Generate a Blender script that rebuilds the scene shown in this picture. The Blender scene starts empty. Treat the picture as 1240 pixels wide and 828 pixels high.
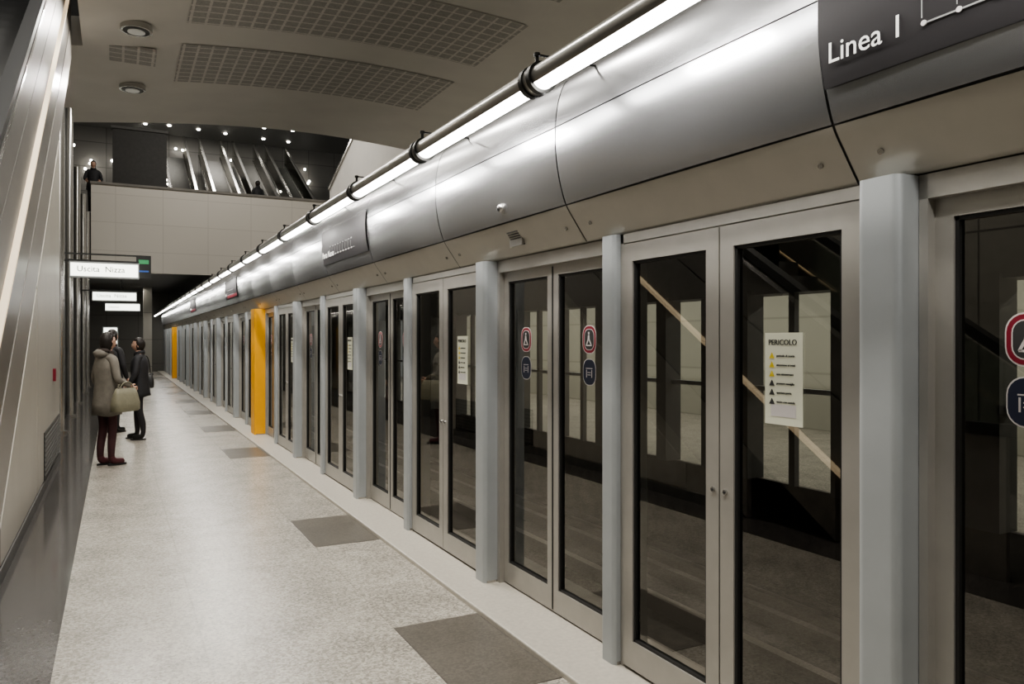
import bpy, math, random
from mathutils import Vector, Matrix
random.seed(4)
S = bpy.context.scene
COL = S.collection
try:
    S.view_settings.look = 'AgX - Medium High Contrast'
    S.view_settings.exposure = .2
except Exception as ex: print(ex)

# ---------------------------------------------------------------- materials
def mat(name, col, rough=.5, metal=0., emis=None, estr=0., noise=0., nscale=8., bump=0., bscale=60., stretch=None, rvar=0., spec=None):
    m = bpy.data.materials.new(name); m.use_nodes = True
    nt = m.node_tree; b = nt.nodes['Principled BSDF']
    b.inputs['Base Color'].default_value = (*col, 1)
    b.inputs['Roughness'].default_value = rough
    b.inputs['Metallic'].default_value = metal
    if spec is not None: b.inputs['Specular IOR Level'].default_value = spec
    if emis:
        b.inputs['Emission Color'].default_value = (*emis, 1)
        b.inputs['Emission Strength'].default_value = estr
    tc = nt.nodes.new('ShaderNodeTexCoord')
    mp = nt.nodes.new('ShaderNodeMapping')
    nt.links.new(tc.outputs['Object'], mp.inputs['Vector'])
    if stretch: mp.inputs['Scale'].default_value = stretch
    if noise > 0:
        n = nt.nodes.new('ShaderNodeTexNoise'); n.inputs['Scale'].default_value = nscale
        n.inputs['Detail'].default_value = 5
        nt.links.new(mp.outputs[0], n.inputs['Vector'])
        r = nt.nodes.new('ShaderNodeMapRange')
        r.inputs['From Min'].default_value = .25; r.inputs['From Max'].default_value = .75
        r.inputs['To Min'].default_value = 1 - noise; r.inputs['To Max'].default_value = 1 + noise
        nt.links.new(n.outputs['Fac'], r.inputs['Value'])
        v = nt.nodes.new('ShaderNodeVectorMath'); v.operation = 'SCALE'
        v.inputs[0].default_value = col
        nt.links.new(r.outputs[0], v.inputs['Scale'])
        nt.links.new(v.outputs[0], b.inputs['Base Color'])
        if rvar > 0:
            r2 = nt.nodes.new('ShaderNodeMapRange')
            r2.inputs['To Min'].default_value = rough - rvar; r2.inputs['To Max'].default_value = rough + rvar
            nt.links.new(n.outputs['Fac'], r2.inputs['Value'])
            nt.links.new(r2.outputs[0], b.inputs['Roughness'])
    if bump > 0:
        n2 = nt.nodes.new('ShaderNodeTexNoise'); n2.inputs['Scale'].default_value = bscale
        nt.links.new(mp.outputs[0], n2.inputs['Vector'])
        bp = nt.nodes.new('ShaderNodeBump'); bp.inputs['Strength'].default_value = bump
        bp.inputs['Distance'].default_value = .01
        nt.links.new(n2.outputs['Fac'], bp.inputs['Height'])
        nt.links.new(bp.outputs[0], b.inputs['Normal'])
    return m

def grid_mat(name, col, line, w, h, mortar=.01, rough=.5, axes='XY', off=(0, 0), speck=0, speck_scale=90, metal=0, bigvar=.06, spec=.5):
    """panel/slab surface with joints + optional terrazzo specks"""
    m = bpy.data.materials.new(name); m.use_nodes = True
    nt = m.node_tree; N = nt.nodes; L = nt.links; b = N['Principled BSDF']
    b.inputs['Roughness'].default_value = rough; b.inputs['Metallic'].default_value = metal
    b.inputs['Specular IOR Level'].default_value = spec
    tc = N.new('ShaderNodeTexCoord'); sp = N.new('ShaderNodeSeparateXYZ'); cb = N.new('ShaderNodeCombineXYZ')
    L.new(tc.outputs['Object'], sp.inputs[0])
    for i, a in enumerate(axes):
        ad = N.new('ShaderNodeMath'); ad.operation = 'ADD'; ad.inputs[1].default_value = off[i]
        L.new(sp.outputs[a], ad.inputs[0]); L.new(ad.outputs[0], cb.inputs[i])
    br = N.new('ShaderNodeTexBrick'); br.offset = 0; br.squash = 1
    br.inputs['Scale'].default_value = 1
    br.inputs['Brick Width'].default_value = w; br.inputs['Row Height'].default_value = h
    br.inputs['Mortar Size'].default_value = mortar; br.inputs['Mortar Smooth'].default_value = 0.1
    br.inputs['Color1'].default_value = (*[c * (1 - bigvar) for c in col], 1)
    br.inputs['Color2'].default_value = (*[c * (1 + bigvar) for c in col], 1)
    br.inputs['Mortar'].default_value = (*line, 1)
    L.new(cb.outputs[0], br.inputs['Vector'])
    out = br.outputs['Color']
    if speck:
        v = N.new('ShaderNodeTexVoronoi'); v.inputs['Scale'].default_value = speck_scale
        L.new(tc.outputs['Object'], v.inputs['Vector'])
        s2 = N.new('ShaderNodeSeparateColor'); L.new(v.outputs['Color'], s2.inputs[0])
        n = N.new('ShaderNodeTexNoise'); n.inputs['Scale'].default_value = 3.; n.inputs['Detail'].default_value = 8
        L.new(tc.outputs['Object'], n.inputs['Vector'])
        a = N.new('ShaderNodeMath'); a.operation = 'ADD'
        L.new(s2.outputs[0], a.inputs[0]); L.new(n.outputs['Fac'], a.inputs[1])
        r = N.new('ShaderNodeMapRange'); r.inputs['From Min'].default_value = .4; r.inputs['From Max'].default_value = 1.6
        r.inputs['To Min'].default_value = 1 - speck; r.inputs['To Max'].default_value = 1 + speck
        L.new(a.outputs[0], r.inputs['Value'])
        vm = N.new('ShaderNodeVectorMath'); vm.operation = 'SCALE'
        L.new(out, vm.inputs[0]); L.new(r.outputs[0], vm.inputs['Scale'])
        out = vm.outputs[0]
    L.new(out, b.inputs['Base Color'])
    return m

def glass_mat(name, tint, ior=1.55, rough=.0):
    m = bpy.data.materials.new(name); m.use_nodes = True
    nt = m.node_tree; N = nt.nodes; L = nt.links
    N.remove(N['Principled BSDF'])
    out = N['Material Output']
    tr = N.new('ShaderNodeBsdfTransparent'); tr.inputs[0].default_value = (*tint, 1)
    gl = N.new('ShaderNodeBsdfGlossy'); gl.inputs['Roughness'].default_value = rough
    gl.inputs['Color'].default_value = (.95, .93, .88, 1)
    fr = N.new('ShaderNodeFresnel'); fr.inputs['IOR'].default_value = ior
    mx = N.new('ShaderNodeMixShader')
    L.new(fr.outputs[0], mx.inputs[0]); L.new(tr.outputs[0], mx.inputs[1]); L.new(gl.outputs[0], mx.inputs[2])
    L.new(mx.outputs[0], out.inputs['Surface'])
    return m

M = {}
M['floor'] = grid_mat('terrazzo_light', (.37, .345, .30), (.315, .29, .25), .96, .96, .005, .27, 'XY', (-1.37 + 9.6, .0 + 9.6), .42, 85, bigvar=.03)
M['floor_dark'] = grid_mat('granite_dark', (.075, .07, .066), (.045, .045, .045), .96, .96, .006, .12, 'XY', (9.6, 9.6), .35, 90)
M['tile_dark'] = grid_mat('tile_dark', (.13, .118, .10), (.10, .09, .078), .5, .96, .003, .3, 'XY', (8.63, 8.76), .25, 90)
M['sill'] = mat('sill_stone', (.46, .43, .375), .4, noise=.1, nscale=40)
M['steel'] = mat('painted_steel_bluegrey', (.39, .41, .42), .36, .15, noise=.05, nscale=6)
M['frame'] = mat('door_frame_champagne', (.42, .405, .375), .34, .45, noise=.05, nscale=10)
M['lip'] = mat('fascia_lip', (.43, .41, .365), .40, .3, noise=.04)
M['silver'] = mat('fascia_silver', (.41, .415, .43), .27, .85, noise=.05, nscale=3, stretch=(1, .3, 1))
M['dark'] = mat('dark_gap', (.02, .02, .02), .7)
M['seam'] = mat('seam_grey', (.10, .10, .10), .6)
M['rubber'] = mat('rubber_black', (.02, .02, .02), .45)
M['glass'] = glass_mat('screen_glass', (.58, .60, .57), 2.3)
M['glass_clear'] = glass_mat('clear_glass', (.75, .8, .78), 1.5)
M['yellow'] = mat('yellow_paint', (.88, .42, .015), .4, noise=.04)
M['tube'] = mat('lamp_tube', (1, 1, 1), .4, emis=(1., .975, .93), estr=13)
M['tubehot'] = mat('lamp_tube_hotspot_boost', (1, 1, 1), .4, emis=(1., .975, .93), estr=62)  # extra glow added mid-tube to throw hot spots on the fascia
M['tubehouse'] = mat('lamp_housing', (.34, .33, .31), .28, .8)
M['clamp'] = mat('lamp_clamp', (.05, .05, .048), .4, .8)
M['paper'] = mat('paper', (.62, .62, .5), .6, emis=(.8, .8, .62), estr=.06)
M['ink'] = mat('ink', (.04, .04, .04), .6)
M['inkyellow'] = mat('ink_yellow', (.7, .55, .05), .6)
M['red'] = mat('sticker_red', (.22, .012, .03), .45)
M['blue'] = mat('sticker_blue', (.018, .024, .05), .45)
M['white'] = mat('sticker_white', (.60, .57, .56), .5)
M['signblk'] = mat('sign_black', (.03, .028, .03), .6, spec=.25)
M['signtxt'] = mat('sign_text', (.75, .75, .72), .5, emis=(1, 1, .95), estr=.12)
M['signmid'] = mat('sign_grey', (.25, .25, .25), .5)
M['ceil'] = mat('ceiling_plaster', (.68, .655, .61), .75, noise=.05, nscale=1.2, bump=.05, bscale=4)
M['perf'] = grid_mat('perforated_panel', (.40, .385, .36), (.64, .61, .57), .24, .24, .022, .7, 'XY', (9, 9), .12, 40, bigvar=.03)
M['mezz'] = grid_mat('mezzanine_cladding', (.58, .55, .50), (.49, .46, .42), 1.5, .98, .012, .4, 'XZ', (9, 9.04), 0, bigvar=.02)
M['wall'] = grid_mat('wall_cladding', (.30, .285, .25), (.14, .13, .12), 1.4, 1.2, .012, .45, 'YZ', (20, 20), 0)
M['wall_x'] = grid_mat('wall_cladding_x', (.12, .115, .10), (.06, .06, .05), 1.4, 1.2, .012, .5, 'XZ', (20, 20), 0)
M['darkwall'] = mat('dark_wall', (.05, .048, .045), .6, noise=.15)
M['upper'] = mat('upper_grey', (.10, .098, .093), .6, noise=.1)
M['upperwall'] = grid_mat('upper_wall', (.16, .155, .145), (.09, .088, .08), 1.4, 1.2, .02, .5, 'XZ', (20, 20), 0)
M['clad'] = mat('escalator_cladding', (.25, .235, .215), .36, .35, noise=.10, nscale=2.5, stretch=(1, .35, 1), rvar=.06)
M['cladtop'] = mat('escalator_upper_cladding', (.15, .142, .13), .42, .15, noise=.10, nscale=2.5)
M['clad2'] = mat('escalator_balustrade_panel', (.17, .158, .142), .3, .4, noise=.12, nscale=2.5)
M['wedge'] = mat('wedge_panel', (.40, .38, .335), .4, .15, noise=.06, nscale=2)
M['stripwarm'] = mat('skirting_light', (.5, .45, .36), .5, emis=(1, .76, .48), estr=.7)
M['step'] = mat('escalator_step', (.20, .20, .20), .45, .3)
M['chrome'] = mat('brushed_steel', (.5, .49, .47), .25, .9)
M['signlight'] = mat('lit_sign', (.9, .9, .8), .5, emis=(.97, 1, .88), estr=2.6)
M['green'] = mat('display_green', (.02, .1, .03), .5, emis=(.15, .8, .35), estr=.25)
M['bluel'] = mat('display_blue', (.02, .05, .2), .5, emis=(.1, .3, .9), estr=.2)
M['dot'] = mat('downlight_lens', (1, 1, 1), .5, emis=(1, .95, .85), estr=20)
M['dotdim'] = mat('downlight_dim', (.4, .4, .37), .4, emis=(1, .95, .85), estr=.1)
M['track'] = mat('track_bed', (.085, .07, .058), .75, noise=.35, nscale=5, bump=.4, bscale=12)
M['rail'] = mat('rail_steel', (.26, .22, .19), .3, .9)
M['opwall'] = grid_mat('opposite_wall', (.44, .43, .36), (.35, .34, .28), 1.2, 1.0, .02, .5, 'YZ', (20, 20), 0)
M['amber'] = mat('amber_reflection_glow', (1, .3, .05), .5, emis=(1, .22, .03), estr=20)  # glow that stands in for small orange reflections
M['skin'] = mat('skin', (.50, .31, .23), .55, noise=.04)
M['hair'] = mat('hair_dark', (.018, .013, .011), .5, noise=.3, nscale=60, stretch=(1, 1, .2))
M['coatgrey'] = mat('parka_taupe', (.205, .188, .16), .8, noise=.15, nscale=14, bump=.3, bscale=22)
M['fur'] = mat('hood_fur', (.05, .038, .032), .95, noise=.4, nscale=60, bump=1, bscale=90)
M['burg'] = mat('trousers_burgundy', (.06, .022, .024), .8, noise=.1)
M['shoered'] = mat('shoes_burgundy', (.08, .02, .025), .45)
M['coatblk'] = mat('coat_black', (.022, .022, .025), .7, noise=.2, bump=.3, bscale=22)
M['troublk'] = mat('trousers_black', (.02, .019, .021), .8)
M['shoeblk'] = mat('boots_black', (.012, .012, .012), .35)
M['bagkhaki'] = mat('bag_khaki', (.24, .225, .16), .6, noise=.1, nscale=20, bump=.2)
M['bagbrown'] = mat('bag_brown', (.07, .038, .03), .5, noise=.1)
M['bagblack'] = mat('bag_black', (.02, .02, .02), .4)
M['eye'] = mat('eye_white', (.7, .7, .68), .3)
M['iris'] = mat('eye_iris', (.03, .02, .015), .2)
M['lips'] = mat('lips', (.36, .12, .11), .5)

# ---------------------------------------------------------------- mesh builder
class MB:
    def __init__(s): s.v = []; s.f = []; s.m = []; s.sm = []; s.mats = []
    def mi(s, m):
        if m not in s.mats: s.mats.append(m)
        return s.mats.index(m)
    def add(s, vs, fs, m, T=None, smooth=False):
        o = len(s.v); k = s.mi(m)
        for p in vs:
            p = Vector(p)
            if T is not None: p = T @ p
            s.v.append(tuple(p))
        for f in fs:
            s.f.append([o + i for i in f]); s.m.append(k); s.sm.append(smooth)
    def box(s, x0, x1, y0, y1, z0, z1, m, T=None):
        vs = [(x0, y0, z0), (x1, y0, z0), (x1, y1, z0), (x0, y1, z0), (x0, y0, z1), (x1, y0, z1), (x1, y1, z1), (x0, y1, z1)]
        s.add(vs, [(0, 3, 2, 1), (4, 5, 6, 7), (0, 1, 5, 4), (1, 2, 6, 5), (2, 3, 7, 6), (3, 0, 4, 7)], m, T)
    def cyl(s, p0, p1, r, m, n=16, r2=None, cap=True):
        p0 = Vector(p0); p1 = Vector(p1); r2 = r if r2 is None else r2
        d = (p1 - p0).normalized(); a = d.orthogonal().normalized(); b = d.cross(a)
        vs = []
        for p, rr in ((p0, r), (p1, r2)):
            for i in range(n):
                t = 2 * math.pi * i / n
                vs.append(p + a * rr * math.cos(t) + b * rr * math.sin(t))
        s.add(vs, [(i, (i + 1) % n, n + (i + 1) % n, n + i) for i in range(n)], m, smooth=True)
        if cap: s.add(vs, [tuple(range(n))[::-1], tuple(range(n, 2 * n))], m)
    def prism(s, prof, axis, a, b, m, smooth=False, T=None):
        """prof: list of 2D pts in the plane normal to axis. X: (y,z), Y: (x,z), Z: (x,y)"""
        def mk(p, t):
            return {'X': (t, p[0], p[1]), 'Y': (p[0], t, p[1]), 'Z': (p[0], p[1], t)}[axis]
        n = len(prof); vs = [mk(p, a) for p in prof] + [mk(p, b) for p in prof]
        s.add(vs, [(i, (i + 1) % n, n + (i + 1) % n, n + i) for i in range(n)], m, T, smooth)
        s.add(vs, [tuple(range(n))[::-1], tuple(range(n, 2 * n))], m, T)
    def sheet(s, prof, a, b, m, smooth=True, ny=1, bulge=0):
        """open profile (x,z) swept along Y"""
        n = len(prof); vs = []
        for j in range(ny + 1):
            y = a + (b - a) * j / ny; o = bulge * math.sin(math.pi * j / ny)
            vs += [(p[0] - o, y, p[1]) for p in prof]
        fs = []
        for j in range(ny):
            for i in range(n - 1):
                fs.append((j * n + i, j * n + i + 1, (j + 1) * n + i + 1, (j + 1) * n + i))
        s.add(vs, fs, m, None, smooth)
    def ell(s, c, r, m, T=None, nu=16, nv=10, fn=None):
        vs = [];
        for j in range(nv + 1):
            ph = math.pi * j / nv
            for i in range(nu):
                th = 2 * math.pi * i / nu
                p = Vector((math.sin(ph) * math.cos(th), math.sin(ph) * math.sin(th), math.cos(ph)))
                q = Vector((p.x * r[0], p.y * r[1], p.z * r[2]))
                if fn: q = fn(p, q)
                vs.append(Vector(c) + q)
        fs = [(j * nu + i, (j + 1) * nu + i, (j + 1) * nu + (i + 1) % nu, j * nu + (i + 1) % nu) for j in range(nv) for i in range(nu)]
        s.add(vs, fs, m, T, True)
    def text(s, body, size, T, m, align='LEFT', ext=.0008):
        cu = bpy.data.curves.new('t', 'FONT'); cu.body = body; cu.size = size; cu.extrude = ext
        cu.align_x = align; cu.resolution_u = 3
        ob = bpy.data.objects.new('t', cu); COL.objects.link(ob)
        bpy.context.view_layer.update()
        me = bpy.data.meshes.new_from_object(ob.evaluated_get(bpy.context.evaluated_depsgraph_get()))
        s.add([v.co.copy() for v in me.vertices], [tuple(p.vertices) for p in me.polygons], m, T)
        bpy.data.objects.remove(ob); bpy.data.curves.remove(cu); bpy.data.meshes.remove(me)
    def mesh(s, name):
        me = bpy.data.meshes.new(name); me.from_pydata(s.v, [], s.f)
        for m in s.mats: me.materials.append(m)
        me.polygons.foreach_set('material_index', s.m); me.polygons.foreach_set('use_smooth', s.sm)
        me.validate(); me.update()
        return me
    def obj(s, name, loc=(0, 0, 0), parent=None, bevel=0, recalc=True):
        me = s.mesh(name)
        if recalc:
            import bmesh
            bm = bmesh.new(); bm.from_mesh(me); bmesh.ops.recalc_face_normals(bm, faces=bm.faces); bm.to_mesh(me); bm.free()
        return place(name, me, loc, parent, bevel)

def place(name, me, loc=(0, 0, 0), parent=None, bevel=0, rot=0):
    o = bpy.data.objects.new(name, me); COL.objects.link(o); o.location = loc; o.rotation_euler = (0, 0, rot)
    if parent: o.parent = parent
    if bevel:
        b = o.modifiers.new('bevel', 'BEVEL'); b.width = bevel; b.segments = 2; b.limit_method = 'ANGLE'; b.angle_limit = .9
    return o
def empty(name, loc=(0, 0, 0), rot=0):
    o = bpy.data.objects.new(name, None); COL.objects.link(o); o.location = loc; o.rotation_euler = (0, 0, rot); o.empty_display_size = .2
    return o

Y0, Y1 = -6.9, 41.5
# ---------------------------------------------------------------- floor
b = MB(); b.box(-.27, 1.88, -8, Y1 + 1, -.3, 0, M['floor']); b.obj('floor')
b = MB(); b.box(-4, -.27, -8, Y1 + 1, -.3, 0, M['floor_dark']); b.obj('floor_border')
P = 2.94
b = MB()
for y in (-5.4, -2.6, .25, 3.12, 5.95, 10.9, 14.2, 17.6, 21, 24.4, 27.8, 31.2, 34.6):
    b.box(1.37, 1.878, y, y + .96, -.02, .003, M['tile_dark'])
b.obj('floor_inlay_tiles')
b = MB(); b.box(1.88, 2.36, -8, Y1 + 1, -.3, .03, M['sill']); b.obj('trim_platform_edge', bevel=.008)

# ---------------------------------------------------------------- platform screen modules
def sticker(b, x, y, z, w, ring, icon):
    def rr(w, h, r, n=5):
        pts = []
        for cx, cz, a0 in ((w - r, h - r, 0), (-w + r, h - r, 90), (-w + r, -h + r, 180), (w - r, -h + r, 270)):
            for i in range(n + 1):
                a = math.radians(a0 + 90 * i / n); pts.append((y + cx + r * math.cos(a), z + cz + r * math.sin(a)))
        return pts
    b.prism(rr(w, w * 1.12, w * .8), 'X', x - .001, x, M['white'])
    b.prism(rr(w * .93, w * 1.05, w * .75), 'X', x - .0018, x - .001, M[ring])
    if icon:
        b.prism(rr(w * .72, w * .84, w * .55), 'X', x - .0022, x - .0018, M['white'])
        b.prism(rr(w * .66, w * .78, w * .5), 'X', x - .0026, x - .0022, M['ink'])
        c = w
        b.prism([(y - .06 * c, z + .6 * c), (y + .14 * c, z + .6 * c), (y + .14 * c, z + .4 * c), (y - .06 * c, z + .4 * c)], 'X', x - .0036, x - .0026, M['white'])
        for q in ([(-.05, .35), (.15, .35), (.2, 0), (-.1, 0)], [(.2, .02), (.45, -.45), (.33, -.5), (.05, 0)], [(-.1, .02), (-.4, -.45), (-.28, -.5), (.05, 0)], [(-.4, -.42), (.42, -.42), (.42, -.52), (-.4, -.52)]):
            b.prism([(y + p[0] * c, z + p[1] * c) for p in q], 'X', x - .0036, x - .0026, M['white'])
    else:
        c = w
        for q in ([(-.5, .35), (.5, .35), (.5, .28), (-.5, .28)], [(-.45, .2), (-.36, .2), (-.36, -.45), (-.45, -.45)], [(.36, .2), (.45, .2), (.45, -.45), (.36, -.45)], [(-.25, 0), (.25, 0), (.25, -.06), (-.25, -.06)], [(-.25, -.2), (.25, -.2), (.25, -.26), (-.25, -.26)]):
            b.prism([(y + p[0] * c, z + p[1] * c) for p in q], 'X', x - .0028, x - .0018, M['white'])

# text on the screen: local x -> -Y, y -> Z, normal -> -X
def TT(x, y, z):
    return Matrix(((0, 0, -1, x), (-1, 0, 0, y), (0, 1, 0, z), (0, 0, 0, 1)))

def leaf(b, x, y0, y1, z0, z1, fs, ft, fb, th=.045):
    """framed glass leaf; fs side stile, ft top, fb bottom"""
    b.box(x, x + th, y0, y0 + fs, z0, z1, M['frame']); b.box(x, x + th, y1 - fs, y1, z0, z1, M['frame'])
    b.box(x, x + th, y0 + fs, y1 - fs, z1 - ft, z1, M['frame']); b.box(x, x + th, y0 + fs, y1 - fs, z0, z0 + fb, M['frame'])
    g = .012   # black gasket
    X = x + .008
    b.box(X, X + .03, y0 + fs, y0 + fs + g, z0 + fb, z1 - ft, M['rubber']); b.box(X, X + .03, y1 - fs - g, y1 - fs, z0 + fb, z1 - ft, M['rubber'])
    b.box(X, X + .03, y0 + fs, y1 - fs, z1 - ft - g, z1 - ft, M['rubber']); b.box(X, X + .03, y0 + fs, y1 - fs, z0 + fb, z0 + fb + g, M['rubber'])
    xg = x + .022
    b.add([(xg, y0 + fs, z0 + fb), (xg, y1 - fs, z0 + fb), (xg, y1 - fs, z1 - ft), (xg, y0 + fs, z1 - ft)], [(0, 3, 2, 1)], M['glass'])

WE, WD = 1.38, 1.33
# emergency (hinged) pair
def emergency(notice):
    e = MB(); W = WE
    e.box(2.17, 2.26, 0, .022, .03, 2.105, M['frame']); e.box(2.17, 2.26, W - .022, W, .03, 2.105, M['frame'])
    e.box(2.17, 2.26, 0, W, 2.062, 2.105, M['frame'])
    h = W / 2
    leaf(e, 2.165, .025, h - .004, .045, 2.055, .076, .085, .13)
    leaf(e, 2.165, h + .004, W - .025, .045, 2.055, .076, .085, .13)
    for yy in (h - .035, h + .035):
        e.cyl((2.166, yy, .99), (2.158, yy, .99), .011, M['chrome'], 12); e.cyl((2.158, yy, .99), (2.156, yy, .99), .006, M['dark'], 8)
    ny0, ny1, nz0, nz1 = .28, .46, 1.285, 1.625
    e.box(2.181, 2.183, ny0, ny1, nz0, nz1, M['paper'])
    e.text('PERICOLO', .029, TT(2.1795, ny1 - .018, nz1 - .045), M['ink'])
    for i in range(6):
        z = nz1 - .085 - i * .034
        e.prism([(ny1 - .035, z + .012), (ny1 - .022, z - .010), (ny1 - .048, z - .010)], 'X', 2.179, 2.181, M['inkyellow' if i < 3 else 'ink'])
        e.text(['pericolo di morte', 'attenzione ai treni', 'non attraversare', 'premere maniglia', 'apertura porta', 'uscire con cautela'][i], .012, TT(2.1795, ny1 - .058, z - .004), M['ink'])
    e.box(2.1798, 2.181, ny0 + .03, ny1 - .03, nz0 + .03, nz0 + .075, M['white'])
    return e.mesh('emergency_door')
ME_E = emergency(True)
# sliding pair
d = MB(); W = WD; h = W / 2
d.box(2.20, 2.32, 0, .03, .03, 2.105, M['frame']); d.box(2.20, 2.32, W - .03, W, .03, 2.105, M['frame'])
d.box(2.20, 2.32, 0, W, 2.03, 2.105, M['frame'])
leaf(d, 2.235, .03, h - .003, .04, 2.03, .06, .06, .13)
leaf(d, 2.235, h + .003, W - .03, .04, 2.03, .06, .06, .13)
d.box(2.232, 2.285, h - .006, h + .006, .05, 2.02, M['rubber'])
for yy in (.30, 1.03):
    sticker(d, 2.255, yy, 1.60, .068, 'red', True)
    sticker(d, 2.255, yy, 1.425, .064, 'blue', False)
ME_D = d.mesh('platform_screen_door')
def column_mesh(name, w, xf, xb, r, m):
    c = MB(); pts = []
    for cx, a0 in (( w / 2 - r, 0), (-w / 2 + r, 90)):
        for i in range(9):
            a = math.radians(a0 + 90 * i / 8)
            pts.append((xf + r - r * math.sin(a), cx + r * math.cos(a)))
    pts = pts + [(xb, -w / 2), (xb, w / 2)]
    c.prism(pts, 'Z', .03, 2.105, m)
    c.box(xf + .02, xb, -w / 2 - .001, w / 2 + .001, .03, .045, M['chrome'])
    return c.mesh(name)
ME_W = column_mesh('screen_column', .15, 2.105, 2.33, .028, M['steel'])
ME_N = column_mesh('screen_post', .11, 2.13, 2.33, .02, M['steel'])
ME_Y = column_mesh('yellow_column', .40, 2.03, 2.33, .03, M['yellow'])
def inst(nm, me, y, w0, w1, bevel=0):
    o = place(nm, me, (0, y, 0), bevel=bevel); o.scale = (1, (w1 - .004) / w0, 1); return o
KN = 13
for k in range(-3, KN):
    y = 1.605 + P * k; ye = k in (4, 11); yn = (k + 1) in (4, 11)
    place('yellow_column' if ye else 'screen_column', ME_Y if ye else ME_W, (0, y, 0))
    hw = .20 if ye else .075
    yp = y + .075 + WE + .055
    inst('emergency_door', ME_E, y + hw + .002, WE, yp - .055 - (y + hw), bevel=.0025 if k in (-1, 0, 1) else 0)
    place('screen_post', ME_N, (0, yp, 0))
    hn = .20 if yn else .075
    inst('platform_screen_door', ME_D, yp + .057, WD, y + P - hn - (yp + .055))
b = MB(); b.box(2.15, 2.33, 1.605 + P * KN - .07, 42.45, .03, 2.105, M['steel']); b.box(2.13, 2.15, 40.2, 40.3, .03, 2.105, M['frame']); b.obj('screen_end_panel')

# ---------------------------------------------------------------- overhead fascia
PR = [(2.18, 2.11), (2.115, 2.20), (2.055, 2.29), (2.018, 2.40), (1.996, 2.52), (1.99, 2.63), (1.998, 2.76), (2.030, 2.88), (2.085, 2.95), (2.2, 3.0), (2.5, 3.02)]
def cat(pts, n=5):
    out = []
    for i in range(len(pts) - 1):
        p0 = Vector(pts[max(i - 1, 0)]); p1 = Vector(pts[i]); p2 = Vector(pts[i + 1]); p3 = Vector(pts[min(i + 2, len(pts) - 1)])
        for j in range(n):
            t = j / n
            out.append(.5 * ((2 * p1) + (-p0 + p2) * t + (2 * p0 - 5 * p1 + 4 * p2 - p3) * t * t + (-p0 + 3 * p1 - 3 * p2 + p3) * t ** 3))
    out.append(Vector(pts[-1])); return [(p.x, p.y) for p in out]
CP = cat(PR)
def fx(z):
    for (xa, za), (xb, zb) in zip(CP, CP[1:]):
        if za <= z <= zb and zb > za: return xa + (xb - xa) * (z - za) / (zb - za)
    return 2.0
def band(z0, z1, off=0):
    r = [(x, z) for x, z in CP if z0 < z < z1]
    if z0 > 2.11: r = [(fx(z0), z0)] + r
    else: r = [CP[0]] + r
    if z1 < 3.0: r = r + [(fx(z1), z1)]
    return [(x - off, z) for x, z in r]
SP = 1.65; J0 = 1.73
f = MB()
L = SP - .010
f.sheet([(2.30, 2.115)] + band(2.11, 2.287), 0, L, M['lip'])
f.sheet(band(2.293, 2.677), 0, L, M['silver'], ny=12, bulge=.009); f.sheet(band(2.683, 3.03), 0, L, M['silver'], ny=12, bulge=.009)
f.sheet([(x + .010, z) for x, z in CP], -.005, L + .005, M['seam'])
for yy in (.10, L - .12):
    z = 2.19; x = fx(z)
    f.cyl((x + .004, yy, z), (x - .007, yy, z - .005), .010, M['chrome'], 12)
ME_F = f.mesh('fascia_panel')
JS = [J0 + SP * i for i in range(-5, 24)]
for j in JS: place('fascia_panel', ME_F, (0, j, 0))
b = MB(); b.box(2.36, 6.4, Y0, Y1, 3.04, 3.14, M['darkwall']); b.obj('track_light_blocker')  # unseen slab added to keep light out of the track tunnel

def line_sign(y1, txt, red=False):
    s = MB(); pr = band(2.395, 2.76, .013); y0 = y1 - SP + .012
    s.sheet(pr, y0, y1 - .008, M['signblk'])
    s.sheet([(x + .004, z) for x, z in pr], y0, y1 - .008, M['signblk'])
    z = 2.462; x = fx(2.50) - .018
    s.text(txt, .092, TT(x, y1 - .04, z), M['signtxt'])
    yy = y1 - .36; zz = 2.475
    def seg(ya, za, yb, zb, w=.005):
        p = Vector((ya, za)); q = Vector((yb, zb)); n = (q - p).normalized(); n = Vector((-n.y, n.x)) * w / 2
        xx = min(fx(za), fx(zb)) - .0155
        s.prism([tuple(p + n), tuple(q + n), tuple(q - n), tuple(p - n)], 'X', xx - .001, xx, M['signmid'])
    for i in range(9):
        ya = yy - i * .10
        seg(ya, zz, ya - .10, zz)
        s.cyl((fx(zz) - .014, ya, zz), (fx(zz) - .0185, ya, zz), .008, M['white'], 14)
        seg(ya, zz + .012, ya - .0, zz + .07, .003)
        s.text(['Fermi', 'Paradiso', 'Marche', 'Massaua', 'Pozzo', 'Rivoli', 'Racconigi', 'Bernini', 'XVIII'][i], .022, TT(fx(zz + .08) - .016, ya - .0, zz + .08), M['signmid'])
    if red: s.sheet(band(2.415, 2.47, .018), y0, y1 - .3, M['red'])
    s.obj('line_sign', recalc=False)
line_sign(J0 - .005, 'Linea 1')
line_sign(J0 + SP * 4 - .005, 'Porta Nuova')
line_sign(J0 + SP * 9 - .005, 'Linea 1', True)
line_sign(J0 + SP * 14 - .005, 'Porta Nuova', True)
b = MB(); z = 2.37; x = fx(z) - .004
b.cyl((x + .01, 4.03, z), (x - .012, 4.03, z), .034, M['chrome'], 24); b.ell((x - .012, 4.03, z), (.026, .026, .026), M['chrome'])
b.ell((x - .02, 4.03, z - .006), (.021, .017, .017), M['rubber']); b.obj('dome_camera')
b = MB()
for i in range(7):
    z = 2.16 + i * .012; x = fx(z)
    b.box(x - .007, x + .002, 3.98, 4.11, z, z + .007, M['seam'])
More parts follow.
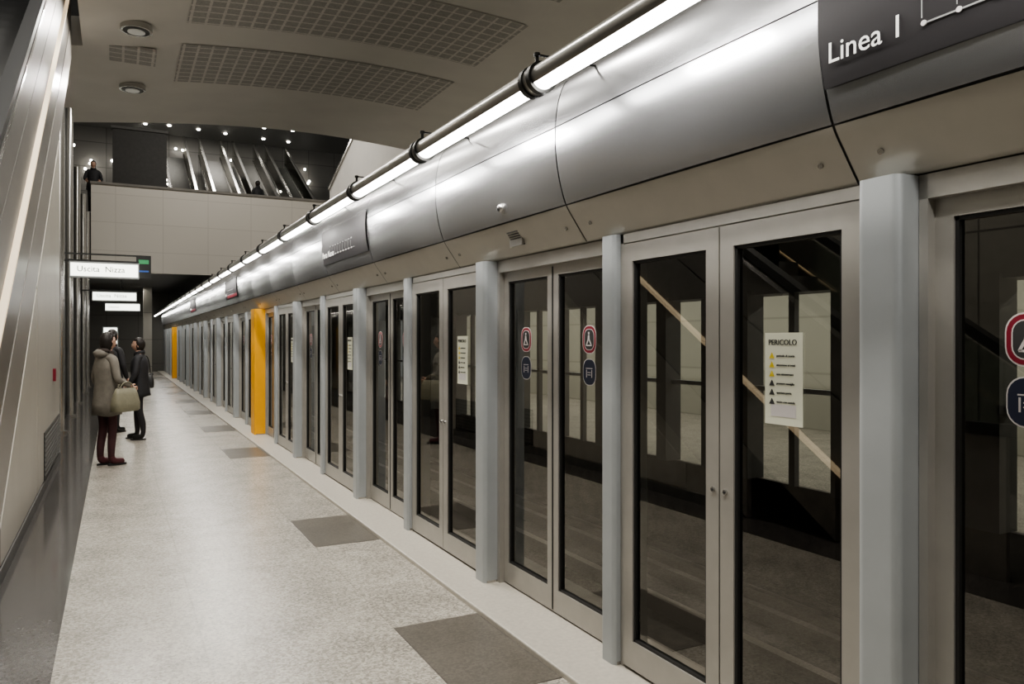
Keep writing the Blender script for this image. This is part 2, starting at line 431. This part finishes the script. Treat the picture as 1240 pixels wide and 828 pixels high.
b.box(fx(2.2) - .003, fx(2.2) + .01, 3.97, 4.12, 2.155, 2.245, M['tubehouse']); b.obj('speaker_grille')

# ---------------------------------------------------------------- continuous line lamp
lx, lz, R = 1.72, 2.79, .060; SL = 1.485
t = MB()
def arc(a0, a1, r, n): return [(lx + r * math.cos(math.radians(a0 + (a1 - a0) * i / n)), lz + r * math.sin(math.radians(a0 + (a1 - a0) * i / n))) for i in range(n + 1)]
ya, yb = .06, SL - .06
A = 216
t.sheet(arc(-12, A, R, 22), 0, SL, M['tubehouse'])
t.sheet(arc(-12, A, R - .004, 22), 0, SL, M['tubehouse'])
t.sheet(arc(A, 296, R - .004, 10), ya, yb, M['tube'])
t.sheet(arc(296, 348, R - .004, 6), ya, .52, M['tube']); t.sheet(arc(296, 348, R - .004, 6), .52, .97, M['tubehot']); t.sheet(arc(296, 348, R - .004, 6), .97, yb, M['tube'])  # fascia-facing middle boosted beyond the plain tube for the hot spots
t.sheet(arc(A, 348, R - .002, 12), 0, ya, M['clamp']); t.sheet(arc(A, 348, R - .002, 12), yb, SL, M['clamp'])
for yy in (-.045, .03):
    t.cyl((lx, yy - .016, lz), (lx, yy + .016, lz), R + .013, M['clamp'], 28)
t.cyl((lx, -.03, lz), (lx, .015, lz), R + .005, M['tubehouse'], 28)
t.cyl((lx, -.008, lz + .06), (lx, -.008, lz + .11), .009, M['clamp'], 10); t.cyl((lx, -.008, lz + .11), (lx, -.008, lz + .125), .016, M['clamp'], 6)
t.box(lx, 2.06, -.012, -.004, lz + .114, lz + .122, M['clamp'])
ME_T = t.mesh('line_lamp')
for i in range(-6, 26): place('line_lamp', ME_T, (0, 3.09 + SL * i, 0))

# ---------------------------------------------------------------- track + opposite platform
b = MB(); b.box(2.36, 6.6, Y0, Y1, -1.4, -1.15, M['track'])
b.box(2.3, 2.36, Y0, Y1, -1.4, -.3, M['track']); b.box(6.6, 6.66, Y0, Y1, -1.4, 0, M['track'])
b.obj('track_bed')
b = MB()
for x in (3.0, 3.35, 4.1, 4.9, 5.6, 5.95): b.box(x - .05, x + .05, Y0, Y1, -1.15, -1.0, M['rail'])
b.obj('guide_rails')
b = MB(); b.box(6.66, 11, Y0, Y1, -.3, 0, M['floor']); b.obj('floor_opposite')
b = MB(); b.box(11, 11.2, Y0 - 1, 29.9, 0, 7, M['opwall']); b.obj('wall_right')
b = MB()
for i in range(-4, 28):
    y = 1.1 + 1.415 * i; w = .10 if i % 2 else .16
    b.box(6.45, 6.7, y - w, y + w, 0, 2.15, M['upper'])
    b.box(6.55, 6.62, y, y + 1.4, 1.02, 1.07, M['steel']); b.box(6.55, 6.62, y + .66, y + .74, 0, 2.15, M['upper'])
b.sheet([(2 * 4.5 - x, z) for x, z in CP], Y0, Y1, M['silver'])
b.box(6.5, 6.9, Y0, Y1, 2.11, 3.0, M['upper'])
b.obj('opposite_platform_screen')
b = MB(); b.box(6.3, 6.42, 4.05, 4.2, -.1, .3, M['rubber']); b.cyl((6.3, 4.125, .2), (6.285, 4.125, .2), .03, M['amber'], 14); b.cyl((6.3, 4.125, -.02), (6.285, 4.125, -.02), .02, M['amber'], 14)  # made-up box with glowing discs, standing in for orange reflections
b.box(6.36, 6.6, 4.1, 4.15, .05, .12, M['rubber']); b.obj('amber_reflection_standin')

# ---------------------------------------------------------------- left escalator
sl = .66
def L0(y): return .30 + sl * (y - 5.6)
def slab(b, x0, x1, o0, o1, ya, yb, m, clip=True):
    n = 24
    low = [(ya + (yb - ya) * i / n, max(0, L0(ya + (yb - ya) * i / n) + o0)) for i in range(n + 1)]
    up = [(ya + (yb - ya) * i / n, max(0.0, L0(ya + (yb - ya) * i / n) + o1)) for i in range(n + 1)]
    for i in range(n):
        a, c, d_, e_ = low[i], low[i + 1], up[i + 1], up[i]
        if e_[1] < .001 and d_[1] < .001: continue
        b.prism([a, c, d_, e_], 'X', x0, x1, m)
EX, EW = -.65, 1.5
yt = 14.6
b = MB()
slab(b, EX - .06, EX, 0, .62, 5.15, yt, M['clad']); slab(b, EX - .05, EX - .012, .62, .64, 4.2, yt, M['dark'])
slab(b, EX - .06, EX - .004, .64, 1.17, 4.2, yt, M['clad2'])
slab(b, EX - .04, EX + .012, 1.18, 1.22, 3.4, yt, M['stripwarm'])
slab(b, EX - .10, EX - .03, 1.235, 1.75, 3.4, yt, M['cladtop']); slab(b, EX - .10, EX - .04, 1.75, 1.77, 3.4, yt, M['dark']); slab(b, EX - .10, EX - .03, 1.77, 2.25, 3.4, yt, M['cladtop'])
slab(b, EX - .125, EX - .005, 2.25, 2.30, 3.4, yt, M['chrome'])
slab(b, EX - .12, EX - .01, 2.32, 2.40, 3.4, yt, M['rubber'])
slab(b, EX - EW - .06, EX - EW, 0, 1.2, 5.15, yt, M['clad']); slab(b, EX - EW - .04, EX - EW, 1.2, 2.25, 3.4, yt, M['glass_clear'])
slab(b, EX - EW - .08, EX - EW + .04, 2.30, 2.40, 3.4, yt, M['rubber'])
slab(b, EX - EW, EX - .06, .0, .08, 5.15, yt, M['upper'])
y = 4.0
while y < yt - .4:
    z = L0(y) + 1.25
    if z > .02: b.box(EX - EW, EX - .1, y, y + .42, z - .28, z, M['step'])
    y += .32
b.box(EX - EW, EX - .1, 2.6, 4.2, 0, .02, M['chrome'])
for xx in (EX - .065, EX - EW - .02):
    b.box(xx - .02, xx + .02, 3.0, 3.9, 0, .98, M['clad'])
    b.box(xx - .04, xx + .04, 2.9, 3.9, .96, 1.04, M['rubber'])
b.obj('escalator')
YW = 12.0
b = MB()
b.prism([(5.45, 0), (YW, 0), (YW, L0(YW) - .02), (5.45, L0(5.45) - .02)], 'X', EX - .9, EX - .03, M['wedge'])
b.prism([(6.0, .12), (8.6, .12), (8.6, L0(8.6) - .2), (6.0, L0(6.0) - .2)], 'X', EX - .03, EX - .018, M['wedge'])
b.prism([(8.65, .12), (YW - .1, .12), (YW - .1, L0(YW - .1) - .2), (8.65, L0(8.65) - .2)], 'X', EX - .03, EX - .018, M['wedge'])
b.box(EX - .03, EX - .01, 9.4, 11.8, .12, .62, M['clamp'])
for i in range(9): b.box(EX - .02, EX - .004, 9.42, 11.78, .15 + i * .05, .17 + i * .05, M['upper'])
b.box(EX - .9, EX - .012, 5.45, YW + .02, 0, .10, M['upper'])
b.obj('wall_under_escalator')
b = MB(); b.box(EX - .02, EX + .01, 10.7, 10.82, 1.1, 1.25, M['red']); b.obj('call_button_box')

# hall walls
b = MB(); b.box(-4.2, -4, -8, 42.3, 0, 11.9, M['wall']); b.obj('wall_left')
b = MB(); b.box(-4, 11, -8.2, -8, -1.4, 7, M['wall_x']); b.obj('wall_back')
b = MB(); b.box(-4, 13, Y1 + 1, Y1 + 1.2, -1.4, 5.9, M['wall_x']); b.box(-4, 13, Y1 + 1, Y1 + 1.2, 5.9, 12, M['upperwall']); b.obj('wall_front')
VP = cat([(-4, 6.15), (-1, 6.55), (2, 6.88), (4.5, 6.98), (7, 6.85), (9, 6.6), (11, 6.2)], 6)
def vz(x):
    for (xa, za), (xb, zb) in zip(VP, VP[1:]):
        if xa <= x <= xb: return za + (zb - za) * (x - xa) / (xb - xa)
b = MB()
R_ = [(x, z) for x, z in VP if x >= -.5]; Lf = [(x, z) for x, z in VP if x <= -.5]
R_ = [(-.5, vz(-.5))] + R_; Lf = Lf + [(-.5, vz(-.5))]
for sec, a, c in ((R_, -8, 20.2), (Lf, 15.0, 20.2)):
    prof = sec + [(x, z + .5) for x, z in sec[::-1]]
    b.prism(prof, 'Y', a, c, M['ceil'])
b.obj('ceiling')
b = MB()
for y in (2.0, 5.2, 8.2, 11.4, 14.6):
    b.sheet([(x, z - .012) for x, z in VP if .9 <= x <= 6.3], y, y + 2.2, M['perf'], smooth=True)
    b.box(-.1, .65, y + .3, y + 1.1, vz(.3) - .05, vz(.3) + .0, M['perf'])
b.obj('perforated_ceiling_panels', recalc=False)
b = MB()
DL = [(.3, y) for y in (1.0, 4.2, 7.4, 10.7, 13.9, 17.2)]
for x, y in DL:
    z = vz(x) - .05
    b.cyl((x, y, z - .05), (x, y, z + .05), .24, M['chrome'], 32); b.cyl((x, y, z - .055), (x, y, z - .05), .20, M['clamp'], 32)
    b.cyl((x, y, z - .07), (x, y, z - .055), .13, M['dotdim'], 24)
b.obj('ceiling_downlights')

# ---------------------------------------------------------------- mezzanine
b = MB()
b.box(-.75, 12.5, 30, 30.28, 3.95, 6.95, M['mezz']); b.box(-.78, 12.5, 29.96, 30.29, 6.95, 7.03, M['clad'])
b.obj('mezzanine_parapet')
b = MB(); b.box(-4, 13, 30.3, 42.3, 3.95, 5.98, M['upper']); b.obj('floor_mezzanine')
ZU = 11.9
b = MB(); b.box(-4, 13, 20.2, 42.3, ZU, ZU + .2, M['upper']); b.obj('ceiling_upper')
b = MB(); b.prism([(20.6, 4.0), (29.8, 4.0), (29.8, 7.4), (20.6, 10.8)], 'X', 7.4, 7.6, M['ceil'])
b.prism([(20.6, 10.8), (29.8, 7.4), (29.8, 7.5), (20.6, 10.9)], 'X', 7.35, 7.65, M['chrome']); b.obj('wall_upper_right')
b = MB(); b.box(-4, 13, 20.2, 20.5, 7.5, ZU, M['upper']); b.obj('wall_upper_back')
def esc_mesh(w=1.0, run=8.4, rise=4.7):
    b = MB(); k = rise / run
    def strip(x0, x1, o0, o1, m):
        b.prism([(0, o0), (run, rise + o0), (run, rise + o1), (0, o1)], 'X', x0, x1, m)
    for x in (0, w):
        strip(x - .04, x + .04, -.0, .15, M['chrome']); strip(x - .01, x + .01, .15, .95, M['glass_clear']); strip(x - .05, x + .05, .95, 1.03, M['chrome'])
        b.prism([(-.9, 0), (0, 0), (0, .95), (-.9, .95)], 'X', x - .01, x + .01, M['glass_clear'])
        b.prism([(-1.0, .95), (0, .95), (0, 1.03), (-1.0, 1.03)], 'X', x - .05, x + .05, M['chrome'])
    n = 26
    for i in range(n):
        y = run * i / n; b.box(.04, w - .04, y, y + run / n, max(0, y * k - .3), y * k + .02, M['step'])
        b.box(.04, w - .04, y - .004, y, max(0, y * k - .18), y * k + .02, M['upper'])
    return b.mesh('upper_escalator')
ME_S = esc_mesh()
for x in (2.0, 3.7, 5.3, 6.9): place('upper_escalator', ME_S, (x, 33.0, 5.99))
b = MB(); b.box(-.1, 1.7, 31.5, 31.8, 5.99, 9.3, M['darkwall']); b.box(-.15, 1.75, 31.45, 31.85, 9.3, 9.4, M['upper']); b.obj('lift_shaft')
b = MB()
for i in range(5):
    for j in range(8):
        x = -1.6 + 1.35 * j + random.uniform(-.3, .3); y = 32.5 + 2.0 * i + random.uniform(-.4, .4)
        b.cyl((x, y, ZU), (x, y, ZU - .04), .08, M['dot'], 12)
for _ in range(24):
    x = random.uniform(-1.5, 9.5); z = random.uniform(9.2, 11.3)
    b.ell((x, 42.2, z), (.06, .06, .06), M['dot'], nu=8, nv=6)
b.obj('upper_downlights')
b = MB()
for (x, y, z) in ((-1.33, 22.5, 7.5), (-1.05, 24.2, 6.95), (-1.25, 26, 8.1)):
    b.cyl((x, y, z), (x, y, z - .05), .06, M['dot'], 12); b.cyl((x, y, z), (x, y, ZU), .008, M['clamp'], 6)
b.obj('pendant_lamps')
# ---------------------------------------------------------------- left columns, signs
for y in (15.2, 18.4, 22.0, 26.0, 29.5):
    c = MB(); z1 = 6.4 if y < 20.2 else 5.9
    c.cyl((-.85, y, 0), (-.85, y, z1), .07, M['chrome'], 20); c.cyl((-.85, y, 0), (-.85, y, .04), .13, M['chrome'], 20)
    c.box(-1.0, -.92, y - .1, y + .1, 0, z1, M['upper'])
    c.obj('steel_column')
b = MB(); b.box(-1.6, -1.2, 15.0, 29.5, 0, 2.7, M['upper'])
for i in range(9): b.box(-1.2, -1.18, 15.2 + i * 1.5, 16.5 + i * 1.5, .2, 2.4, M['glass_clear'])
b.obj('service_wall_panel')
def hang_sign(y, x0, x1, z0, z1, txt):
    s = MB(); s.box(x0, x1, y, y + .14, z0, z1, M['signlight']); s.box(x0 - .02, x1 + .02, y - .004, y + .144, z1, z1 + .03, M['steel']); s.box(x0 - .02, x1 + .02, y - .004, y + .144, z0 - .03, z0, M['steel'])
    s.box(x0 - .02, x0, y - .004, y + .144, z0, z1, M['steel']); s.box(x1, x1 + .02, y - .004, y + .144, z0, z1, M['steel'])
    T = Matrix(((1, 0, 0, x0 + .1), (0, 0, -1, y - .006), (0, 1, 0, z0 + .085), (0, 0, 0, 1)))
    s.text(txt, .15, T, M['ink'], ext=.003)
    s.box(x0 - .15, x1 + .02, y + .05, y + .09, z1 + .03, z1 + .07, M['clamp'])
    return s
s = hang_sign(16.3, -.74, .38, 2.78, 3.02, 'Uscita  Nizza'); s.box(-.95, -.70, 16.34, 16.4, 3.04, 3.09, M['clamp'])
s.obj('exit_sign')
s = hang_sign(25.8, -.6, .55, 2.77, 3.0, 'Uscita  Nizza'); s.box(-.95, -.55, 25.84, 25.9, 3.03, 3.07, M['clamp']); s.obj('exit_sign')
s = hang_sign(34.0, -.35, .85, 2.75, 3.0, 'Uscita'); s.cyl((.2, 34.07, 3.05), (.2, 34.07, 3.95), .015, M['clamp'], 8); s.obj('exit_sign')
b = MB(); b.box(.36, .62, 16.7, 16.85, 2.80, 3.22, M['rubber']); b.box(.40, .58, 16.694, 16.70, 3.08, 3.16, M['green']); b.box(.40, .58, 16.694, 16.70, 2.92, 2.95, M['bluel'])
b.box(-.92, .62, 16.75, 16.79, 3.22, 3.25, M['clamp']); b.obj('information_display')
b = MB(); b.box(-.45, .05, 37.0, 37.1, 1.2, 2.1, M['signlight']); b.box(-.5, .1, 37.02, 37.12, 1.15, 2.15, M['steel']); b.box(-.4, 0, 37.03, 37.1, 0, 1.2, M['steel']); b.obj('lit_poster_case')
b = MB(); b.box(1.1, 1.45, 38, 38.4, 0, 3.94, M['wall']); b.box(1.05, 1.5, 37.95, 38.45, 0, .1, M['upper']); b.obj('concrete_pillar')

# ---------------------------------------------------------------- people
def skinmesh(verts, edges, radii, root, sub=2):
    me = bpy.data.meshes.new('tmp'); me.from_pydata([tuple(v) for v in verts], edges, [])
    ob = bpy.data.objects.new('tmp', me); COL.objects.link(ob)
    sk = ob.modifiers.new('s', 'SKIN'); sk.use_smooth_shade = True
    for i, r in enumerate(radii):
        r = r if isinstance(r, tuple) else (r, r)
        me.skin_vertices[0].data[i].radius = r
        me.skin_vertices[0].data[i].use_root = (i == root)
    ss = ob.modifiers.new('u', 'SUBSURF'); ss.levels = sub; ss.render_levels = sub
    bpy.context.view_layer.update()
    out = bpy.data.meshes.new_from_object(ob.evaluated_get(bpy.context.evaluated_depsgraph_get()))
    bpy.data.objects.remove(ob); bpy.data.meshes.remove(me)
    return out

def person(loc, rot, H, coat, trous, shoe, hem, hairlen, armL, armR, stance=.09, head_turn=0., hood=False, step=0.):
    """local frame: faces +Y, up Z. armL/armR = (elbow, wrist)"""
    k = H / 1.70
    root = empty('person', loc, rot); root.scale = (k, k, k)
    V = [(0, 0, .95), (0, 0, 1.10), (0, -.01, 1.27), (0, -.005, 1.40), (0, .0, 1.475), (0, .012, 1.54)]
    Rr = [(.135, .10), (.115, .09), (.135, .10), (.10, .075), (.052, .055), (.05, .055)]
    E = [(0, 1), (1, 2), (2, 3), (3, 4), (4, 5)]
    for sg, (el, wr) in ((-1, armL), (1, armR)):
        i = len(V); V += [(sg * .165, -.005, 1.385), el, ((el[0] + wr[0]) / 2, (el[1] + wr[1]) / 2, (el[2] + wr[2]) / 2), wr]
        Rr += [.062, .05, .044, .032]; E += [(3, i), (i, i + 1), (i + 1, i + 2), (i + 2, i + 3)]
    for sg in (-1, 1):
        i = len(V); dy = sg * step
        V += [(sg * .085, 0, .88), (sg * stance * .98, .02 + dy * .6, .49), (sg * stance, -.01 + dy, .28), (sg * stance, -.015 + dy, .12), (sg * stance * 1.04, .0 + dy, .058), (sg * stance * 1.14, .09 + dy, .05), (sg * stance * 1.22, .16 + dy, .042)]
        Rr += [.088, .058, .052, .042, (.056, .056), (.05, .048), (.042, .036)]
        E += [(0, i)] + [(i + q, i + q + 1) for q in range(6)]
    me = skinmesh(V, E, Rr, 0)
    for m in (coat, trous, shoe, M['skin']): me.materials.append(m)
    for p in me.polygons:
        c = p.center; p.use_smooth = True
        if c.z < .12: p.material_index = 2
        elif c.z < .93 and abs(c.x) < .16: p.material_index = 1
        elif c.z > 1.455 and abs(c.x) < .09: p.material_index = 3
        else: p.material_index = 0
    place('body', me, parent=root)
    b = MB()
    for sg in (-1, 1):
        dy = sg * step; pts = []
        for i in range(24):
            a = 2 * math.pi * i / 24; yy = .062 + .122 * math.sin(a)
            pts.append((sg * stance * (1.04 + .9 * yy) + .040 * math.cos(a) * (1 - .15 * (yy < .03)), yy + dy))
        b.prism(pts, 'Z', 0, .024, M['rubber'])
    b.obj('shoe_soles', parent=root)
    b = MB(); n = 36
    ring = [(1.455, .062, .062), (1.425, .095, .078), (1.395, .15, .10), (1.33, .185, .128), (1.22, .18, .14), (1.08, .168, .132), (.96, .182, .145), (.80, .20, .158), (.66, .21, .168), (.5, .22, .175)]
    rs = [r for r in ring if r[0] > hem + .04]; last = ring[len(rs)] if len(rs) < len(ring) else ring[-1]
    rs.append((hem, last[1], last[2])); rs.append((hem + .004, last[1] - .02, last[2] - .02)); rs.append((hem + .25, .12, .09))
    def wv(a, z): return 1 + .035 * math.sin(a * 5 + z * 3) * min(1, max(0, (1.3 - z) * 3)) + .012 * math.sin(a * 9 + z * 21)
    vs = []
    for j, (z, rx, ry) in enumerate(rs):
        for i in range(n):
            a = 2 * math.pi * i / n; w = wv(a, z)
            zz = z + (.012 * math.sin(a * 3) if abs(z - hem) < .02 else 0)
            vs.append((rx * w * math.cos(a), ry * w * math.sin(a) - .004, zz))
    b.add(vs, [(j * n + i, j * n + (i + 1) % n, (j + 1) * n + (i + 1) % n, (j + 1) * n + i) for j in range(len(rs) - 1) for i in range(n)], coat, smooth=True)
    # placket follows the coat front
    fr = [(z, ry * wv(math.pi / 2, z)) for z, rx, ry in rs[1:-2]]
    for (za, ra), (zb, rb) in zip(fr, fr[1:]):
        b.add([(-.009, ra - .002, za), (.009, ra - .002, za), (.009, rb - .002, zb), (-.009, rb - .002, zb)], [(0, 1, 2, 3)], M['rubber'])
        b.add([(-.009, ra - .012, za), (-.009, ra - .002, za), (-.009, rb - .002, zb), (-.009, rb - .012, zb)], [(0, 1, 2, 3)], M['rubber'])
        b.add([(.009, ra - .012, za), (.009, ra - .002, za), (.009, rb - .002, zb), (.009, rb - .012, zb)], [(0, 1, 2, 3)], M['rubber'])
    for sg in (-1, 1):
        T = Matrix.Translation((sg * .105, .118, .99)) @ Matrix.Rotation(-sg * .6, 4, 'Z')
        b.box(-.045, .045, -.012, .006, -.012, .012, coat, T)
    nn = 28; vs = []
    for r_, z in ((.062, 1.43), (.085, 1.44), (.082, 1.50), (.066, 1.505)):
        for i in range(nn):
            a = 2 * math.pi * i / nn; vs.append((r_ * math.cos(a), r_ * 1.05 * math.sin(a), z - .02 * math.sin(a)))
    b.add(vs, [(j * nn + i, j * nn + (i + 1) % nn, (j + 1) * nn + (i + 1) % nn, (j + 1) * nn + i) for j in range(3) for i in range(nn)], M['fur'] if hood else coat, smooth=True)
    if hood:
        def hf(p, q):
            return q * (1 + .08 * math.sin(p.x * 21) * math.sin(p.z * 17))
        b.ell((0, -.08, 1.455), (.12, .075, .06), coat, fn=hf); b.ell((0, -.055, 1.49), (.125, .06, .04), M['fur'], fn=hf)
    b.obj('coat', parent=root, recalc=False)
    b = MB(); T = Matrix.Translation((0, .022, 1.605)) @ Matrix.Rotation(head_turn, 4, 'Z')
    def hd(p, q):
        if p.z < 0: q.x *= 1 - .33 * (-p.z) ** 1.3
        if p.y > 0 and p.z < 0: q.y *= 1 - .06 * (-p.z)
        if p.y < 0: q.y *= 1 + .06 * p.z
        if p.y > .8 and abs(p.x) < .25 and -.35 < p.z < .15: q.y += .010 * (1 - abs(p.x) * 4)
        if p.y > .6 and .05 < p.z < .28 and .15 < abs(p.x) < .6: q.y -= .005
        return q
    b.ell((0, 0, 0), (.074, .092, .112), M['skin'], T, 32, 24, hd)
    b.ell((0, .092, -.016), (.010, .011, .02), M['skin'], T, 10, 8); b.ell((0, .093, -.028), (.014, .009, .008), M['skin'], T, 10, 8)
    for sg in (-1, 1):
        b.ell((sg * .074, -.005, -.01), (.009, .018, .030), M['skin'], T, 10, 8)
        b.ell((sg * .030, .0765, .004), (.013, .009, .0065), M['eye'], T, 10, 8); b.ell((sg * .030, .0835, .004), (.0055, .003, .0055), M['iris'], T, 8, 6)
        b.ell((sg * .031, .082, .022), (.016, .005, .0025), M['hair'], T, 8, 6)
    b.ell((0, .082, -.056), (.021, .008, .006), M['lips'], T, 10, 6)
    b.obj('head', parent=root, recalc=False)
    b = MB()
    def hr(p, q):
        if p.y > .15 and p.z < .55:
            q = q * (.86 if p.y > .3 else .97)
        elif p.y <= .15 and p.z < 0:
            q.z *= hairlen; q.x *= 1 - .1 * (-p.z)
        return q * (1 + .018 * math.sin(math.atan2(p.y, p.x) * 14))
    b.ell((0, -.010, .012), (.087, .104, .122), M['hair'], T, 40, 24, hr)
    b.obj('hair', parent=root, recalc=False)
    for nm, sg, (el, wr) in (('hand_left', -1, armL), ('hand_right', 1, armR)):
        w = Vector(wr); d = (w - Vector(el)).normalized()
        side = Vector((0, 1, 0)) if abs(d.y) < .8 else Vector((0, 0, 1))
        side = (side - d * side.dot(d)).normalized(); nrm = d.cross(side) * sg * -1
        hv = [w - d * .01, w + d * .035, w + d * .075]; hr_ = [(.022, .022), (.032, .02), (.032, .016)]; he = [(0, 1), (1, 2)]
        for q, ln in ((.03, .066), (.011, .076), (-.010, .070), (-.029, .055)):
            i = len(hv); base = w + d * .082 + side * q
            hv += [base, base + d * ln * .45 + nrm * .008, base + d * ln * .75 + nrm * .026, base + d * ln * .88 + nrm * .046]
            hr_ += [.0095, .009, .008, .007]; he += [(2, i), (i, i + 1), (i + 1, i + 2), (i + 2, i + 3)]
        i = len(hv); hv += [w + d * .03 + side * .034 + nrm * .006, w + d * .06 + side * .052 + nrm * .018, w + d * .085 + side * .055 + nrm * .03]
        hr_ += [.012, .010, .008]; he += [(1, i), (i, i + 1), (i + 1, i + 2)]
        hm = skinmesh(hv, he, hr_, 1, 1); hm.materials.append(M['skin'])
        for p in hm.polygons: p.use_smooth = True
        place(nm, hm, parent=root)
    return root

def handbag(parent, c, w, h, dp, m, top, rot=0.):
    b = MB(); T = Matrix.Translation(c) @ Matrix.Rotation(rot, 4, 'Z')
    rings = [(-h / 2, .86, .9), (-h / 2 + .02, .98, 1.05), (-h * .15, 1.0, 1.05), (h * .25, .88, .75), (h / 2, .74, .35)]
    n = 28; vs = []
    for z, sx, sy in rings:
        for i in range(n):
            a = 2 * math.pi * i / n; ca, sa = math.cos(a), math.sin(a)
            vs.append((math.copysign(abs(ca) ** .6, ca) * dp / 2 * sy, math.copysign(abs(sa) ** .45, sa) * w / 2 * sx, z))
    b.add(vs, [(j * n + i, j * n + (i + 1) % n, (j + 1) * n + (i + 1) % n, (j + 1) * n + i) for j in range(len(rings) - 1) for i in range(n)] + [tuple(range(n))[::-1], tuple(range((len(rings) - 1) * n, len(rings) * n))], m, T, True)
    for sx in (-.02, .02):
        pts = []
        for i in range(13):
            a = math.pi * i / 12; pts.append(T @ Vector((sx, -w * .27 * math.cos(a), h / 2 - .02 + (top) * math.sin(a))))
        for p, q in zip(pts, pts[1:]): b.cyl(p, q, .008, m, 8)
    b.cyl(T @ Vector((0, -w * .33, h / 2)), T @ Vector((0, w * .33, h / 2)), .007, M['chrome'], 8)
    b.obj('handbag', parent=parent, recalc=False)

p1 = person((-.10, 11.05, 0), math.radians(-60), 1.66, M['coatgrey'], M['burg'], M['shoered'], .66, 1.25,
            ((-.245, -.03, 1.12), (-.24, .10, .92)), ((.25, .0, 1.12), (.22, .19, 1.03)), .075, -.1, True, .03)
handbag(p1, (.26, .10, .86), .42, .30, .16, M['bagkhaki'], .10, .3)
p2 = person((.34, 13.7, 0), math.radians(75), 1.60, M['coatblk'], M['troublk'], M['shoeblk'], .74, 1.0,
            ((-.25, .0, 1.13), (-.25, .12, .92)), ((.25, -.02, 1.12), (.24, .12, .98)), .10, .2, False, .07)
handbag(p2, (-.27, .17, .63), .30, .22, .11, M['bagbrown'], .10, .2)
handbag(p2, (.29, -.03, .98), .27, .25, .10, M['bagblack'], .33, .1)
p3 = person((-.06, 14.9, 0), math.radians(-40), 1.74, M['coatblk'], M['troublk'], M['shoeblk'], .72, 1.3,
            ((-.24, -.02, 1.12), (-.24, .05, .88)), ((.24, -.02, 1.12), (.22, .1, .9)), .09, 0, False, .02)
p4 = person((-.70, 30.8, 5.985), math.radians(180), 1.88, M['coatblk'], M['troublk'], M['shoeblk'], .8, .9,
            ((-.24, .05, 1.14), (-.2, .25, 1.05)), ((.24, .05, 1.14), (.2, .25, 1.05)), .1, 0, False, 0)
p5 = person((4.9, 31.0, 5.985), math.radians(20), 1.75, M['coatblk'], M['troublk'], M['shoeblk'], .8, .9,
            ((-.24, .0, 1.14), (-.24, .05, .9)), ((.24, .0, 1.14), (.24, .05, .9)), .1, 0, False, 0)

# ---------------------------------------------------------------- lights
def area(loc, size, power, col=(1, .96, .89), rot=(0, 0, 0), sy=None, name='lamp'):
    l = bpy.data.lights.new(name, 'AREA'); l.energy = power; l.color = col; l.size = size
    if sy: l.shape = 'RECTANGLE'; l.size_y = sy
    else: l.shape = 'DISK'
    o = bpy.data.objects.new(name, l); COL.objects.link(o); o.location = loc; o.rotation_euler = rot
    return o
for x, y in DL:
    area((x, y, vz(x) - .13), .26, 125, name='downlight_source')
area((9.0, 12, 3.3), .25, 520, sy=34, name='opposite_line_light')
area((3, 25, ZU - .1), 1.5, 420, name='upper_hall_light')
area((4, 37, ZU - .1), 3, 700, name='upper_hall_light')
for y in (33, 38): area((.8, y, 3.9), .4, 25, name='undercroft_light')
area((-2.8, 6, 6.0), .5, 60, name='left_hall_light')
w = bpy.data.worlds.new('world'); S.world = w; w.use_nodes = True
w.node_tree.nodes['Background'].inputs[0].default_value = (.93, .92, .88, 1)
w.node_tree.nodes['Background'].inputs[1].default_value = .22

# ---------------------------------------------------------------- camera
cd = bpy.data.cameras.new('camera'); cam = bpy.data.objects.new('camera', cd); COL.objects.link(cam)
cd.sensor_width = 36; cd.lens = 36 * 930 / 1240; cd.shift_y = -3 / 1240
cam.location = (0, 0, 1.6); cam.rotation_euler = (math.pi / 2, 0, -math.atan(480 / 930)); cd.clip_start = .05; cd.clip_end = 200
S.camera = cam
